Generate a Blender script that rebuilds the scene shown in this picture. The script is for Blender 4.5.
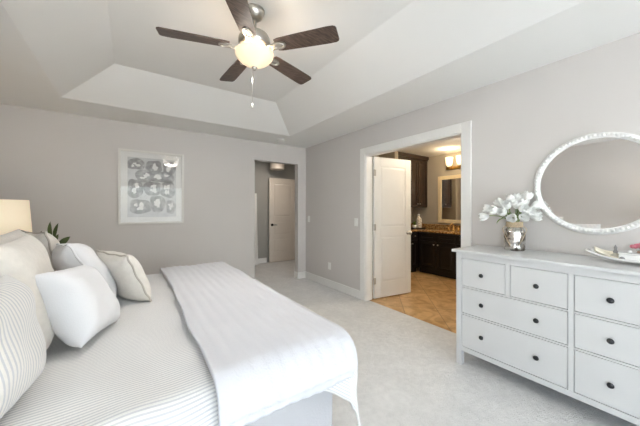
import bpy, bmesh, math, random
from mathutils import Vector, Matrix, noise
PI = math.pi
R = math.radians
sc = bpy.context.scene
for o in list(bpy.data.objects):
    bpy.data.objects.remove(o)
col = sc.collection
rnd = random.Random(7)

# ------------------------------------------------------------------ camera
cam = bpy.data.cameras.new('camera')
cam.sensor_width = 36.0
cam.lens = 36.0 * 274.3 / 640.0
cam.shift_y = -(213.0 - 209.05) / 640.0
cam.clip_start = 0.02
co = bpy.data.objects.new('camera', cam)
co.location = (0, 0, 1.293)
co.rotation_euler = (R(90), 0, R(-34.57))
col.objects.link(co)
sc.camera = co

# ------------------------------------------------------------------ world, daylight, exposure
w = bpy.data.worlds.new('world')
sc.world = w
w.use_nodes = True
wn = w.node_tree
sky = wn.nodes.new('ShaderNodeTexSky')
sky.sky_type = 'NISHITA'
sky.sun_elevation = R(40)
sky.sun_rotation = R(20)
sky.sun_disc = False
wn.links.new(sky.outputs[0], wn.nodes['Background'].inputs[0])
wn.nodes['Background'].inputs[1].default_value = 0.25

def area(name, loc, rot, sx, sy, power, color=(1, 1, 1)):
    l = bpy.data.lights.new(name, 'AREA')
    l.shape = 'RECTANGLE'
    l.size, l.size_y = sx, sy
    l.energy = power
    l.color = color
    o = bpy.data.objects.new(name, l)
    o.location = loc
    o.rotation_euler = rot
    col.objects.link(o)
    return o

def point(name, loc, power, color, rad=0.05):
    l = bpy.data.lights.new(name, 'POINT')
    l.energy = power
    l.color = color
    l.shadow_soft_size = rad
    o = bpy.data.objects.new(name, l)
    o.location = loc
    col.objects.link(o)
    return o

# daylight coming in through the window behind the camera
area('daylight_window', (0.75, -4.22, 1.30), (R(90), 0, 0), 2.96, 1.76, 31, (0.83, 0.92, 1.0))
# added fill lamp in a made-up side window, also behind the camera
area('added_side_fill', (-1.24, -1.15, 1.30), (0, R(-90), 0), 1.56, 1.36, 21, (0.83, 0.92, 1.0))
# sun added as bounce fill: behind the camera, it only reaches the carpet
sl = bpy.data.lights.new('sun', 'SUN')
sl.energy = 76
sl.angle = R(2)
sl.color = (0.88, 0.95, 1.0)
so = bpy.data.objects.new('sun', sl)
so.rotation_euler = (R(36), 0, 0)
so.location = (0.7, -8, 6)
col.objects.link(so)
sc.view_settings.view_transform = 'Standard'
sc.view_settings.look = 'None'
sc.view_settings.exposure = 0.66
sc.view_settings.gamma = 1.0
sc.view_settings.use_curve_mapping = False

# ------------------------------------------------------------------ materials
def s2l(c):
    return tuple(((v / 255 / 12.92) if v / 255 <= 0.04045 else ((v / 255 + 0.055) / 1.055) ** 2.4) for v in c)

def mat(name, rgb, rough=0.6, metal=0.0, var=0.03, scale=6.0, bump=0.0, bscale=60.0, spec=0.5, coat=0.0, sheen=0.0):
    m = bpy.data.materials.new(name)
    m.use_nodes = True
    nt = m.node_tree
    b = nt.nodes['Principled BSDF']
    c = s2l(rgb)
    b.inputs['Roughness'].default_value = rough
    b.inputs['Metallic'].default_value = metal
    b.inputs['Specular IOR Level'].default_value = spec
    b.inputs['Coat Weight'].default_value = coat
    b.inputs['Sheen Weight'].default_value = sheen
    tc = nt.nodes.new('ShaderNodeTexCoord')
    nz = nt.nodes.new('ShaderNodeTexNoise')
    nz.inputs['Scale'].default_value = scale
    nz.inputs['Detail'].default_value = 4
    nt.links.new(tc.outputs['Object'], nz.inputs['Vector'])
    rp = nt.nodes.new('ShaderNodeValToRGB')
    rp.color_ramp.elements[0].position = 0.3
    rp.color_ramp.elements[1].position = 0.7
    rp.color_ramp.elements[0].color = (*[v * (1 - var) for v in c], 1)
    rp.color_ramp.elements[1].color = (*[min(1, v * (1 + var)) for v in c], 1)
    nt.links.new(nz.outputs['Fac'], rp.inputs[0])
    nt.links.new(rp.outputs[0], b.inputs['Base Color'])
    if bump:
        n2 = nt.nodes.new('ShaderNodeTexNoise')
        n2.inputs['Scale'].default_value = bscale
        n2.inputs['Detail'].default_value = 3
        nt.links.new(tc.outputs['Object'], n2.inputs['Vector'])
        bp = nt.nodes.new('ShaderNodeBump')
        bp.inputs['Strength'].default_value = bump
        bp.inputs['Distance'].default_value = 0.01
        nt.links.new(n2.outputs['Fac'], bp.inputs['Height'])
        nt.links.new(bp.outputs[0], b.inputs['Normal'])
    m['rampnode'] = rp.name
    return m

def stripe_mat(name, rgb1, rgb2, period, axis=1, rough=0.9, bump=0.25):
    m = mat(name, rgb1, rough, var=0.015, scale=3, bump=bump, bscale=180, spec=0.2, sheen=0.2)
    nt = m.node_tree
    b = nt.nodes['Principled BSDF']
    uv = nt.nodes.new('ShaderNodeUVMap')
    sp = nt.nodes.new('ShaderNodeSeparateXYZ')
    nt.links.new(uv.outputs[0], sp.inputs[0])
    mu = nt.nodes.new('ShaderNodeMath'); mu.operation = 'MULTIPLY'
    mu.inputs[1].default_value = 2 * PI / period
    nt.links.new(sp.outputs[axis], mu.inputs[0])
    sn = nt.nodes.new('ShaderNodeMath'); sn.operation = 'SINE'
    nt.links.new(mu.outputs[0], sn.inputs[0])
    mr = nt.nodes.new('ShaderNodeMapRange')
    mr.inputs['From Min'].default_value = 0.1
    mr.inputs['From Max'].default_value = 0.5
    nt.links.new(sn.outputs[0], mr.inputs['Value'])
    mx = nt.nodes.new('ShaderNodeMix'); mx.data_type = 'RGBA'
    nt.links.new(mr.outputs[0], mx.inputs[0])
    nt.links.new(nt.nodes[m['rampnode']].outputs[0], mx.inputs[6])
    mx.inputs[7].default_value = (*s2l(rgb2), 1)
    nt.links.new(mx.outputs[2], b.inputs['Base Color'])
    return m

def emit_mat(name, rgb, strength, base=(240, 235, 225), rough=0.4):
    m = mat(name, base, rough)
    b = m.node_tree.nodes['Principled BSDF']
    b.inputs['Emission Color'].default_value = (*s2l(rgb), 1)
    b.inputs['Emission Strength'].default_value = strength
    return m

def pane_mat(name, tint=(1, 1, 1), ior=1.45):
    m = bpy.data.materials.new(name)
    m.use_nodes = True
    nt = m.node_tree
    nt.nodes.remove(nt.nodes['Principled BSDF'])
    out = nt.nodes['Material Output']
    tr = nt.nodes.new('ShaderNodeBsdfTransparent')
    tr.inputs[0].default_value = (*tint, 1)
    gl = nt.nodes.new('ShaderNodeBsdfGlossy')
    gl.inputs['Roughness'].default_value = 0.01
    fr = nt.nodes.new('ShaderNodeFresnel')
    fr.inputs[0].default_value = ior
    mx = nt.nodes.new('ShaderNodeMixShader')
    ge = nt.nodes.new('ShaderNodeNewGeometry')
    iv = nt.nodes.new('ShaderNodeMath'); iv.operation = 'SUBTRACT'; iv.inputs[0].default_value = 1
    nt.links.new(ge.outputs['Backfacing'], iv.inputs[1])
    ml = nt.nodes.new('ShaderNodeMath'); ml.operation = 'MULTIPLY'
    nt.links.new(fr.outputs[0], ml.inputs[0]); nt.links.new(iv.outputs[0], ml.inputs[1])
    nt.links.new(ml.outputs[0], mx.inputs[0])
    nt.links.new(tr.outputs[0], mx.inputs[1])
    nt.links.new(gl.outputs[0], mx.inputs[2])
    nt.links.new(mx.outputs[0], out.inputs[0])
    return m

M = {}
M['wall'] = mat('greige_wall_paint', (214, 209, 205), 0.75, var=0.012, scale=2, bump=0.04, bscale=220, spec=0.3)
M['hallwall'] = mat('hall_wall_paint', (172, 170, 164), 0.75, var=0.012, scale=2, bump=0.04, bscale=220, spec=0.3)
M['bathwall'] = mat('bath_wall_paint', (178, 168, 152), 0.7, var=0.015, scale=2, bump=0.04, bscale=220, spec=0.3)
M['ceiling'] = mat('ceiling_paint', (238, 237, 234), 0.9, var=0.01, scale=2, bump=0.08, bscale=150, spec=0.2)
M['trim'] = mat('white_trim_paint', (240, 238, 234), 0.35, var=0.01)
M['door'] = mat('white_door_paint', (238, 236, 231), 0.4, var=0.01)
M['halldoor'] = mat('cream_door_paint', (232, 222, 210), 0.45, var=0.01)
M['dresser'] = mat('white_lacquer', (212, 212, 211), 0.32, var=0.012, scale=9, coat=0.1)
M['knob'] = mat('dark_pewter_knob', (62, 62, 64), 0.35, 0.8)
M['steel'] = mat('brushed_nickel', (190, 186, 178), 0.28, 1.0)
M['black'] = mat('black_iron', (28, 27, 27), 0.4, 0.5)
M['white'] = mat('white_ceramic', (242, 241, 238), 0.25, var=0.01)
M['plastic'] = mat('white_plastic', (240, 239, 235), 0.4, var=0.01)
M['gold'] = mat('brushed_gold', (212, 170, 96), 0.3, 1.0)
M['linen'] = mat('cream_linen', (226, 221, 213), 0.95, var=0.04, scale=40, bump=0.3, bscale=260, spec=0.15, sheen=0.3)
M['piping'] = mat('taupe_piping', (194, 186, 176), 0.9, var=0.05, scale=40, bump=0.3, bscale=300, spec=0.15)
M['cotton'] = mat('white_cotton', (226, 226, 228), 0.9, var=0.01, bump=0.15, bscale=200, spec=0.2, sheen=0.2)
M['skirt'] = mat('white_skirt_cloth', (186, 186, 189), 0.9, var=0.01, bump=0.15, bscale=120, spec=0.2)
M['duvet'] = stripe_mat('ticking_stripe', (232, 231, 228), (202, 202, 205), 0.0135, 1)
M['sham'] = stripe_mat('ticking_stripe_sham', (230, 227, 222), (203, 203, 206), 0.0145, 0)
M['black_granite'] = mat('dark_tray', (30, 28, 26), 0.3)
M['leaf'] = mat('green_leaf', (122, 150, 72), 0.5, var=0.2, scale=20)
M['darkleaf'] = mat('dark_green_leaf', (74, 90, 48), 0.45, var=0.25, scale=14)
M['stem'] = mat('pale_green_stem', (128, 158, 84), 0.5, var=0.1)
M['petal'] = mat('white_petal', (252, 252, 248), 0.6, var=0.015, scale=30, sheen=0.1)
M['twine'] = mat('jute_twine', (206, 186, 156), 0.95, var=0.15, scale=90, bump=0.5, bscale=200)
M['cabinet'] = mat('espresso_wood', (24, 17, 14), 0.35, var=0.25, scale=8, coat=0.2)
M['uppercabinet'] = mat('dark_brown_wood', (52, 37, 27), 0.35, var=0.3, scale=8, coat=0.2)
M['mirrorframe'] = mat('cream_mirror_frame', (226, 208, 172), 0.4, var=0.03)
M['pink'] = mat('pink_petal', (218, 128, 142), 0.7, var=0.15, scale=60)
M['tan'] = mat('tan_clay', (206, 170, 148), 0.7, var=0.08, scale=20)
M['shell'] = mat('cream_shell', (236, 228, 208), 0.5, var=0.06, scale=25, bump=0.3, bscale=60)
M['shade'] = emit_mat('lit_linen_shade', (255, 230, 190), 0.21, (240, 228, 206), 0.9)
M['bowl'] = emit_mat('lit_frosted_bowl', (255, 226, 182), .42, (236, 218, 190), 0.35)
M['sconceglass'] = emit_mat('lit_sconce_glass', (255, 226, 175), .75, (250, 244, 232), 0.35)
M['halllight'] = mat('frosted_drum_shade', (236, 226, 214), 0.5)
M['pane'] = pane_mat('clear_pane')
M['artglass'] = pane_mat('glossy_picture_glass', ior=1.62)
M['paper'] = mat('white_mat_board', (232, 231, 228), 0.8, var=0.01)
M['frame'] = mat('silver_white_frame', (225, 222, 216), 0.35, var=0.02)
M['deco'] = mat('grey_ceramic', (150, 148, 146), 0.4)
M['clear'] = mat('perfume_glass', (214, 208, 192), 0.1, var=0.03)

def mirror_material():
    m = bpy.data.materials.new('mirror_silver')
    m.use_nodes = True
    b = m.node_tree.nodes['Principled BSDF']
    b.inputs['Base Color'].default_value = (0.9, 0.9, 0.9, 1)
    b.inputs['Metallic'].default_value = 1
    b.inputs['Roughness'].default_value = 0.01
    return m
M['mirror'] = mirror_material()

def carpet_material():
    m = mat('cream_carpet', (228, 227, 225), 0.98, var=0.05, scale=5, spec=0.1, sheen=0.2)
    nt = m.node_tree
    b = nt.nodes['Principled BSDF']
    tc = nt.nodes.new('ShaderNodeTexCoord')
    n = nt.nodes.new('ShaderNodeTexNoise'); n.inputs['Scale'].default_value = 130; n.inputs['Detail'].default_value = 3
    n3 = nt.nodes.new('ShaderNodeTexNoise'); n3.inputs['Scale'].default_value = 22; n3.inputs['Detail'].default_value = 6
    nt.links.new(tc.outputs['Object'], n.inputs['Vector'])
    nt.links.new(tc.outputs['Object'], n3.inputs['Vector'])
    ad = nt.nodes.new('ShaderNodeMath'); ad.operation = 'ADD'
    nt.links.new(n.outputs[0], ad.inputs[0]); nt.links.new(n3.outputs[0], ad.inputs[1])
    bp = nt.nodes.new('ShaderNodeBump'); bp.inputs['Strength'].default_value = 0.8; bp.inputs['Distance'].default_value = 0.012
    nt.links.new(ad.outputs[0], bp.inputs['Height'])
    nt.links.new(bp.outputs[0], b.inputs['Normal'])
    mr = nt.nodes.new('ShaderNodeMapRange')
    mr.inputs['From Min'].default_value = 0.3; mr.inputs['From Max'].default_value = 0.7
    mr.inputs['To Min'].default_value = 0.93; mr.inputs['To Max'].default_value = 1.04
    nt.links.new(n3.outputs[0], mr.inputs['Value'])
    mx = nt.nodes.new('ShaderNodeMix'); mx.data_type = 'RGBA'; mx.blend_type = 'MULTIPLY'
    mx.inputs[0].default_value = 1
    nt.links.new(nt.nodes[m['rampnode']].outputs[0], mx.inputs[6])
    nt.links.new(mr.outputs[0], mx.inputs[7])
    nt.links.new(mx.outputs[2], b.inputs['Base Color'])
    return m
M['carpet'] = carpet_material()

def tile_material():
    m = mat('travertine_tile', (196, 160, 112), 0.35, var=0.05, scale=3, spec=0.5)
    nt = m.node_tree
    b = nt.nodes['Principled BSDF']
    tc = nt.nodes.new('ShaderNodeTexCoord')
    mp = nt.nodes.new('ShaderNodeMapping'); mp.inputs['Rotation'].default_value = (0, 0, R(45))
    nt.links.new(tc.outputs['Object'], mp.inputs[0])
    br = nt.nodes.new('ShaderNodeTexBrick')
    br.offset = 0.0
    br.inputs['Scale'].default_value = 1.0
    br.inputs['Brick Width'].default_value = 0.42
    br.inputs['Row Height'].default_value = 0.42
    br.inputs['Mortar Size'].default_value = 0.005
    br.inputs['Color1'].default_value = (*s2l((216, 182, 134)), 1)
    br.inputs['Color2'].default_value = (*s2l((202, 164, 114)), 1)
    br.inputs['Mortar'].default_value = (*s2l((170, 138, 100)), 1)
    nt.links.new(mp.outputs[0], br.inputs['Vector'])
    n = nt.nodes.new('ShaderNodeTexNoise'); n.inputs['Scale'].default_value = 5; n.inputs['Detail'].default_value = 8
    n.inputs['Distortion'].default_value = 1.5
    nt.links.new(tc.outputs['Object'], n.inputs['Vector'])
    rp = nt.nodes.new('ShaderNodeValToRGB')
    rp.color_ramp.elements[0].position = 0.35; rp.color_ramp.elements[0].color = (0.62, 0.50, 0.36, 1)
    rp.color_ramp.elements[1].position = 0.62; rp.color_ramp.elements[1].color = (1.05, 1.03, 1.0, 1)
    nt.links.new(n.outputs[0], rp.inputs[0])
    mx = nt.nodes.new('ShaderNodeMix'); mx.data_type = 'RGBA'; mx.blend_type = 'MULTIPLY'
    mx.inputs[0].default_value = 0.8
    nt.links.new(br.outputs[0], mx.inputs[6]); nt.links.new(rp.outputs[0], mx.inputs[7])
    nt.links.new(mx.outputs[2], b.inputs['Base Color'])
    return m
M['tile'] = tile_material()

def ramp_mat(name, stops, scale, rough=0.4, metal=0.0, detail=8, dist=0.0, stretch=(1, 1, 1), coat=0.0, tex='noise'):
    m = mat(name, (128, 128, 128), rough, metal, coat=coat)
    nt = m.node_tree
    b = nt.nodes['Principled BSDF']
    tc = nt.nodes.new('ShaderNodeTexCoord')
    mp = nt.nodes.new('ShaderNodeMapping'); mp.inputs['Scale'].default_value = stretch
    nt.links.new(tc.outputs['Object'], mp.inputs[0])
    if tex == 'noise':
        n = nt.nodes.new('ShaderNodeTexNoise'); n.inputs['Detail'].default_value = detail; n.inputs['Distortion'].default_value = dist
        o = n.outputs['Fac']
    else:
        n = nt.nodes.new('ShaderNodeTexVoronoi'); o = n.outputs['Distance']
    n.inputs['Scale'].default_value = scale
    nt.links.new(mp.outputs[0], n.inputs['Vector'])
    rp = nt.nodes.new('ShaderNodeValToRGB')
    e = rp.color_ramp.elements
    e[0].position, e[1].position = stops[0][0], stops[-1][0]
    e[0].color = (*s2l(stops[0][1]), 1); e[1].color = (*s2l(stops[-1][1]), 1)
    for p, c in stops[1:-1]:
        k = e.new(p); k.color = (*s2l(c), 1)
    nt.links.new(o, rp.inputs[0])
    nt.links.new(rp.outputs[0], b.inputs['Base Color'])
    return m
M['granite'] = ramp_mat('brown_granite', [(0.3, (70, 48, 30)), (0.48, (150, 112, 68)), (0.6, (196, 164, 112)), (0.75, (110, 80, 48))], 40, 0.2)
M['walnut'] = ramp_mat('dark_walnut', [(0.3, (54, 42, 36)), (0.5, (80, 64, 55)), (0.7, (106, 88, 76))], 7, 0.4, stretch=(1.2, 14, 14), dist=0.6)
M['mercury'] = ramp_mat('mercury_glass', [(0.38, (112, 104, 96)), (0.5, (206, 203, 198)), (0.7, (235, 233, 230))], 22, 0.12, 1.0, dist=0.5)
M['agate'] = ramp_mat('grey_agate_print', [(0.3, (136, 135, 134)), (0.5, (158, 157, 156)), (0.62, (182, 181, 180)), (0.75, (214, 214, 213))], 14, 0.7, dist=0.6)
M['printbg'] = ramp_mat('pale_grey_print', [(0.3, (196, 196, 195)), (0.7, (214, 214, 213))], 8, 0.8)
M['bottle'] = ramp_mat('patterned_ceramic', [(0.35, (150, 130, 108)), (0.5, (236, 230, 218)), (0.8, (244, 240, 232))], 45, 0.4)

# ------------------------------------------------------------------ mesh helpers
class MB:
    def __init__(self):
        self.bm = bmesh.new()
        self.uv = None
        self.M = Matrix.Identity(4)
    def v(self, p):
        return self.bm.verts.new(self.M @ Vector(p))
    def face(self, vs, mi=0):
        try:
            f = self.bm.faces.new(vs); f.material_index = mi; return f
        except ValueError:
            return None
    def box(self, x0, x1, y0, y1, z0, z1, mi=0):
        p = [self.v((x, y, z)) for x in (x0, x1) for y in (y0, y1) for z in (z0, z1)]
        for a in ((0, 1, 3, 2), (4, 6, 7, 5), (0, 4, 5, 1), (2, 3, 7, 6), (0, 2, 6, 4), (1, 5, 7, 3)):
            self.face([p[i] for i in a], mi)
        return self
    def ring(self, rings, closed=True, cap0=True, cap1=True, mi=0):
        vs = [[self.v(p) for p in r] for r in rings]
        n = len(vs[0])
        for a, b in zip(vs[:-1], vs[1:]):
            for i in range(n if closed else n - 1):
                j = (i + 1) % n
                self.face([a[i], a[j], b[j], b[i]], mi)
        if cap0: self.face(vs[0][::-1], mi)
        if cap1: self.face(vs[-1], mi)
        return self
    def lathe(self, prof, c=(0, 0, 0), n=32, cap=True, mi=0):
        rings = [[(c[0] + r * math.cos(2 * PI * i / n), c[1] + r * math.sin(2 * PI * i / n), c[2] + z) for i in range(n)] for r, z in prof]
        return self.ring(rings, True, cap, cap, mi)
    def tube(self, pts, rad, n=10, closed=False, mi=0):
        pts = [Vector(p) for p in pts]
        rs = rad if isinstance(rad, (list, tuple)) else [rad] * len(pts)
        rings = []
        up = None
        N = len(pts)
        for i, p in enumerate(pts):
            a = pts[(i - 1) % N] if (closed or i > 0) else p
            b = pts[(i + 1) % N] if (closed or i < N - 1) else p
            t = (b - a)
            t = t.normalized() if t.length > 1e-9 else Vector((0, 0, 1))
            if up is None:
                up = Vector((0, 0, 1)) if abs(t.z) < 0.9 else Vector((1, 0, 0))
            s = t.cross(up).normalized()
            up = s.cross(t).normalized()
            rings.append([p + (s * math.cos(2 * PI * k / n) + up * math.sin(2 * PI * k / n)) * rs[i] for k in range(n)])
        if closed:
            rings.append(rings[0])
            vs = [[self.v(q) for q in r] for r in rings[:-1]]
            vs.append(vs[0])
            for a, b in zip(vs[:-1], vs[1:]):
                for i in range(n):
                    j = (i + 1) % n
                    self.face([a[i], a[j], b[j], b[i]], mi)
            return self
        return self.ring(rings, mi=mi)
    def grid(self, fn, nu, nv, uvfn=None, mi=0):
        if uvfn and self.uv is None:
            self.uv = self.bm.loops.layers.uv.new('UVMap')
        vs = [[self.v(fn(i / nu, j / nv)) for j in range(nv + 1)] for i in range(nu + 1)]
        for i in range(nu):
            for j in range(nv):
                f = self.face([vs[i][j], vs[i + 1][j], vs[i + 1][j + 1], vs[i][j + 1]], mi)
                if f and uvfn:
                    for l, (a, b) in zip(f.loops, ((i, j), (i + 1, j), (i + 1, j + 1), (i, j + 1))):
                        l[self.uv].uv = uvfn(a / nu, b / nv)
        return vs
    def sphere(self, c, r, n=12, sz=1.0, mi=0):
        m = max(6, n // 2)
        prof = [(r * math.sin(PI * (k / m) * 0.96 + PI * 0.02), -r * sz * math.cos(PI * (k / m) * 0.96 + PI * 0.02)) for k in range(m + 1)]
        return self.lathe(prof, c, n, mi=mi)
    def prism(self, poly, d, mi=0):
        """poly: list of 3D points, extruded by vector d"""
        a = [self.v(p) for p in poly]
        b = [self.v(Vector(p) + Vector(d)) for p in poly]
        n = len(a)
        self.face(a[::-1], mi); self.face(b, mi)
        for i in range(n):
            j = (i + 1) % n
            self.face([a[i], a[j], b[j], b[i]], mi)
        return self

def obj(name, mb, m, parent=None, loc=(0, 0, 0), rot=(0, 0, 0), smooth=False, bevel=0.0, subsurf=0, solid=0.0, weld=True, fix=True):
    bm = mb.bm
    if weld:
        bmesh.ops.remove_doubles(bm, verts=bm.verts, dist=1e-6)
    if fix:
        bmesh.ops.recalc_face_normals(bm, faces=bm.faces)
    me = bpy.data.meshes.new(name)
    bm.to_mesh(me); bm.free()
    for mm in (m if isinstance(m, (list, tuple)) else [m]):
        me.materials.append(mm)
    o = bpy.data.objects.new(name, me)
    col.objects.link(o)
    o.location = loc
    o.rotation_euler = rot
    if parent: o.parent = parent
    if smooth:
        for p in me.polygons: p.use_smooth = True
    if solid:
        md = o.modifiers.new('solid', 'SOLIDIFY'); md.thickness = solid; md.offset = -1
    if bevel:
        md = o.modifiers.new('bevel', 'BEVEL'); md.width = bevel; md.segments = 2; md.limit_method = 'ANGLE'; md.angle_limit = R(40)
    if subsurf:
        md = o.modifiers.new('sub', 'SUBSURF'); md.levels = subsurf; md.render_levels = subsurf
    return o

def smooth_angle(o, ang=35):
    me = o.data
    for p in me.polygons: p.use_smooth = True
    me.set_sharp_from_angle(angle=R(ang))
    return o

def tag(o, label, cat, group=None):
    o['label'] = label; o['category'] = cat
    if group: o['group'] = group
    return o

def thing(name, label, cat, loc=(0, 0, 0), rotz=0.0, group=None):
    o = bpy.data.objects.new(name, None)
    o.empty_display_size = 0.1
    col.objects.link(o)
    o.location = loc; o.rotation_euler = (0, 0, rotz)
    return tag(o, label, cat, group)

def struct(name, mb, m, **kw):
    o = obj(name, mb, m, **kw)
    if o.parent is None: o['kind'] = 'structure'
    return o

def copy_tree(o, parent=None):
    c = o.copy(); col.objects.link(c)
    if parent: c.parent = parent
    for ch in list(o.children):
        copy_tree(ch, c)
    return c

# ------------------------------------------------------------------ room shell
XL, XR, YB, YF, H = -1.22, 2.72, 4.426, -4.2, 2.44
T = 0.12
OX0, OX1, OZ = 1.715, 2.554, 2.125       # opening to the hall in the back wall
DY0, DY1, DZ = 1.445, 2.822, 2.062       # opening to the bathroom in the right wall

b = MB()
b.box(XL - T, XR + 0.06, YF - T, YB, -0.1, 0)
b.box(1.30, 4.3, YB, 6.35, -0.1, 0)
struct('floor', b, M['carpet'])
b = MB(); b.box(XR + 0.06, 5.52, 0.70, 4.12, -0.1, -0.002); struct('floor_bathroom', b, M['tile'])

b = MB()
b.box(XL - T, OX0, YB, YB + T, 0, 2.9); b.box(OX1, XR + T, YB, YB + T, 0, 2.9); b.box(OX0, OX1, YB, YB + T, OZ, 2.9)
struct('wall_back', b, M['wall'])
b = MB()
b.box(XR, XR + T, YF - T, DY0, 0, 2.9); b.box(XR, XR + T, DY1, YB, 0, 2.9); b.box(XR, XR + T, DY0, DY1, DZ, 2.9)
struct('wall_right', b, M['wall'])
b = MB(); b.box(XL - T, XL, YF - T, -1.85, 0, 2.9); b.box(XL - T, XL, -.45, YB, 0, 2.9); b.box(XL - T, XL, -1.85, -.45, 0, .5); b.box(XL - T, XL, -1.85, -.45, 2.1, 2.9)
struct('wall_left', b, M['wall'])
wf = MB()
for a, c in ((-1.85, -1.80), (-.50, -.45), (-1.17, -1.13)):
    wf.box(XL - .11, XL - .05, a, c, .5, 2.1)
for a, c in ((.5, .55), (2.05, 2.1), (1.27, 1.31)):
    wf.box(XL - .11, XL - .05, -1.85, -.45, a, c)
win = struct('added_side_window', wf, M['trim'], weld=False)  # unseen window, added to light the dresser and right wall
pn = MB(); pn.box(XL - .085, XL - .08, -1.83, -.47, .52, 2.08)
obj('pane', pn, M['pane'], win)
WX0, WX1, WZ0, WZ1 = -0.75, 2.25, 0.4, 2.2
b = MB()
b.box(XL, WX0, YF - T, YF, 0, 2.9); b.box(WX1, XR, YF - T, YF, 0, 2.9)
b.box(WX0, WX1, YF - T, YF, 0, WZ0); b.box(WX0, WX1, YF - T, YF, WZ1, 2.9)
struct('wall_front', b, M['wall'])
# window behind the camera
wf = MB()
yy0, yy1 = YF - 0.11, YF - 0.05
for a, c in ((WX0, WX0 + .05), (WX1 - .05, WX1), (WX0 + .92, WX0 + .98), (WX1 - .98, WX1 - .92)):
    wf.box(a, c, yy0, yy1, WZ0, WZ1)
for a, c in ((WZ0, WZ0 + .05), (WZ1 - .05, WZ1), (1.27, 1.31)):
    wf.box(WX0, WX1, yy0, yy1, a, c)
win = struct('window_1', wf, M['trim'], weld=False)
pn = MB(); pn.box(WX0 + .02, WX1 - .02, YF - .085, YF - .08, WZ0 + .02, WZ1 - .02)
obj('pane', pn, M['pane'], win)

# tray ceiling
tx0, tx1, ty0, ty1, tz, ti = -0.594, 2.059, -0.02, 3.824, 2.722, 0.46
b = MB()
lv = [[(XL, YF, H), (XR, YF, H), (XR, YB, H), (XL, YB, H)],
      [(tx0, ty0, H), (tx1, ty0, H), (tx1, ty1, H), (tx0, ty1, H)],
      [(tx0 + ti, ty0 + ti, tz), (tx1 - ti, ty0 + ti, tz), (tx1 - ti, ty1 - ti, tz), (tx0 + ti, ty1 - ti, tz)]]
V = [[b.v(p) for p in l] for l in lv]
for a, c in zip(V[:-1], V[1:]):
    for i in range(4):
        j = (i + 1) % 4
        b.face([a[i], a[j], c[j], c[i]])
b.face(V[2])
top = [b.v((x, y, 2.9)) for x, y, z in lv[0]]
b.face(top)
for i in range(4):
    j = (i + 1) % 4
    b.face([V[0][i], V[0][j], top[j], top[i]])
struct('ceiling', b, M['ceiling'])

# baseboards
def baseboard(name, segs):
    b = MB()
    for (x0, x1, y0, y1) in segs:
        b.box(x0, x1, y0, y1, 0, 0.118)
    return struct(name, b, M['trim'], bevel=0.004, weld=False)
bt = 0.016
baseboard('baseboard_right', [(XR - bt, XR, DY1 + .09, YB - bt), (XR - bt, XR, YF, DY0 - .09)])
baseboard('baseboard_back', [(XL, OX0 + bt, YB - bt, YB), (OX0, OX0 + bt, YB, YB + T), (OX1 - bt, XR, YB - bt, YB), (OX1 - bt, OX1, YB, YB + T)])
baseboard('baseboard_left', [(XL, XL + bt, YF, YB - bt)])
baseboard('baseboard_hall', [(1.42, 2.70, 6.184, 6.20), (3.46, 4.2, 6.184, 6.20)])

# bathroom doorway casing and jamb
b = MB()
cw = 0.09
for xa, xb in ((XR - .018, XR), (XR + T, XR + T + .018)):
    b.box(xa, xb, DY0 - cw, DY0 + .005, 0, DZ + cw)
    b.box(xa, xb, DY1 - .005, DY1 + cw, 0, DZ + cw)
    b.box(xa, xb, DY0 + .005, DY1 - .005, DZ - .005, DZ + cw)
b.box(XR, XR + T, DY0, DY0 + .018, 0, DZ); b.box(XR, XR + T, DY1 - .018, DY1, 0, DZ); b.box(XR, XR + T, DY0, DY1, DZ - .018, DZ)
struct('trim_1', b, M['trim'], bevel=0.004, weld=False)

# panelled door leaf builder: lies in local x (0..w), thickness in y, z up
def panel_door(name, wd, ht, m, panels, th=0.036):
    b = MB()
    b.box(0, wd, -th / 2 + .006, th / 2 - .006, 0, ht)
    ys = sorted(set([0, ht] + [z for p in panels for z in p]))
    st = 0.115
    for s in (-1, 1):
        ya, yb = (th / 2 - .006, th / 2) if s > 0 else (-th / 2, -th / 2 + .006)
        b.box(0, st, ya, yb, 0, ht); b.box(wd - st, wd, ya, yb, 0, ht)
        prev = 0
        for (z0, z1) in panels:
            b.box(st, wd - st, ya, yb, prev, z0)
            prev = z1
            y2 = yb if s > 0 else ya
            yin = th / 2 - .006 if s > 0 else -th / 2 + .006
            k = .035
            o_ = [(st + .012, yin, z0 + .012), (wd - st - .012, yin, z0 + .012), (wd - st - .012, yin, z1 - .012), (st + .012, yin, z1 - .012)]
            yo = yin + s * .005
            i_ = [(st + k, yo, z0 + k), (wd - st - k, yo, z0 + k), (wd - st - k, yo, z1 - k), (st + k, yo, z1 - k)]
            b.ring([o_, i_], True, False, True)
        b.box(st, wd - st, ya, yb, prev, ht)
    return obj(name, b, m, bevel=0.002, weld=False)

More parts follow.
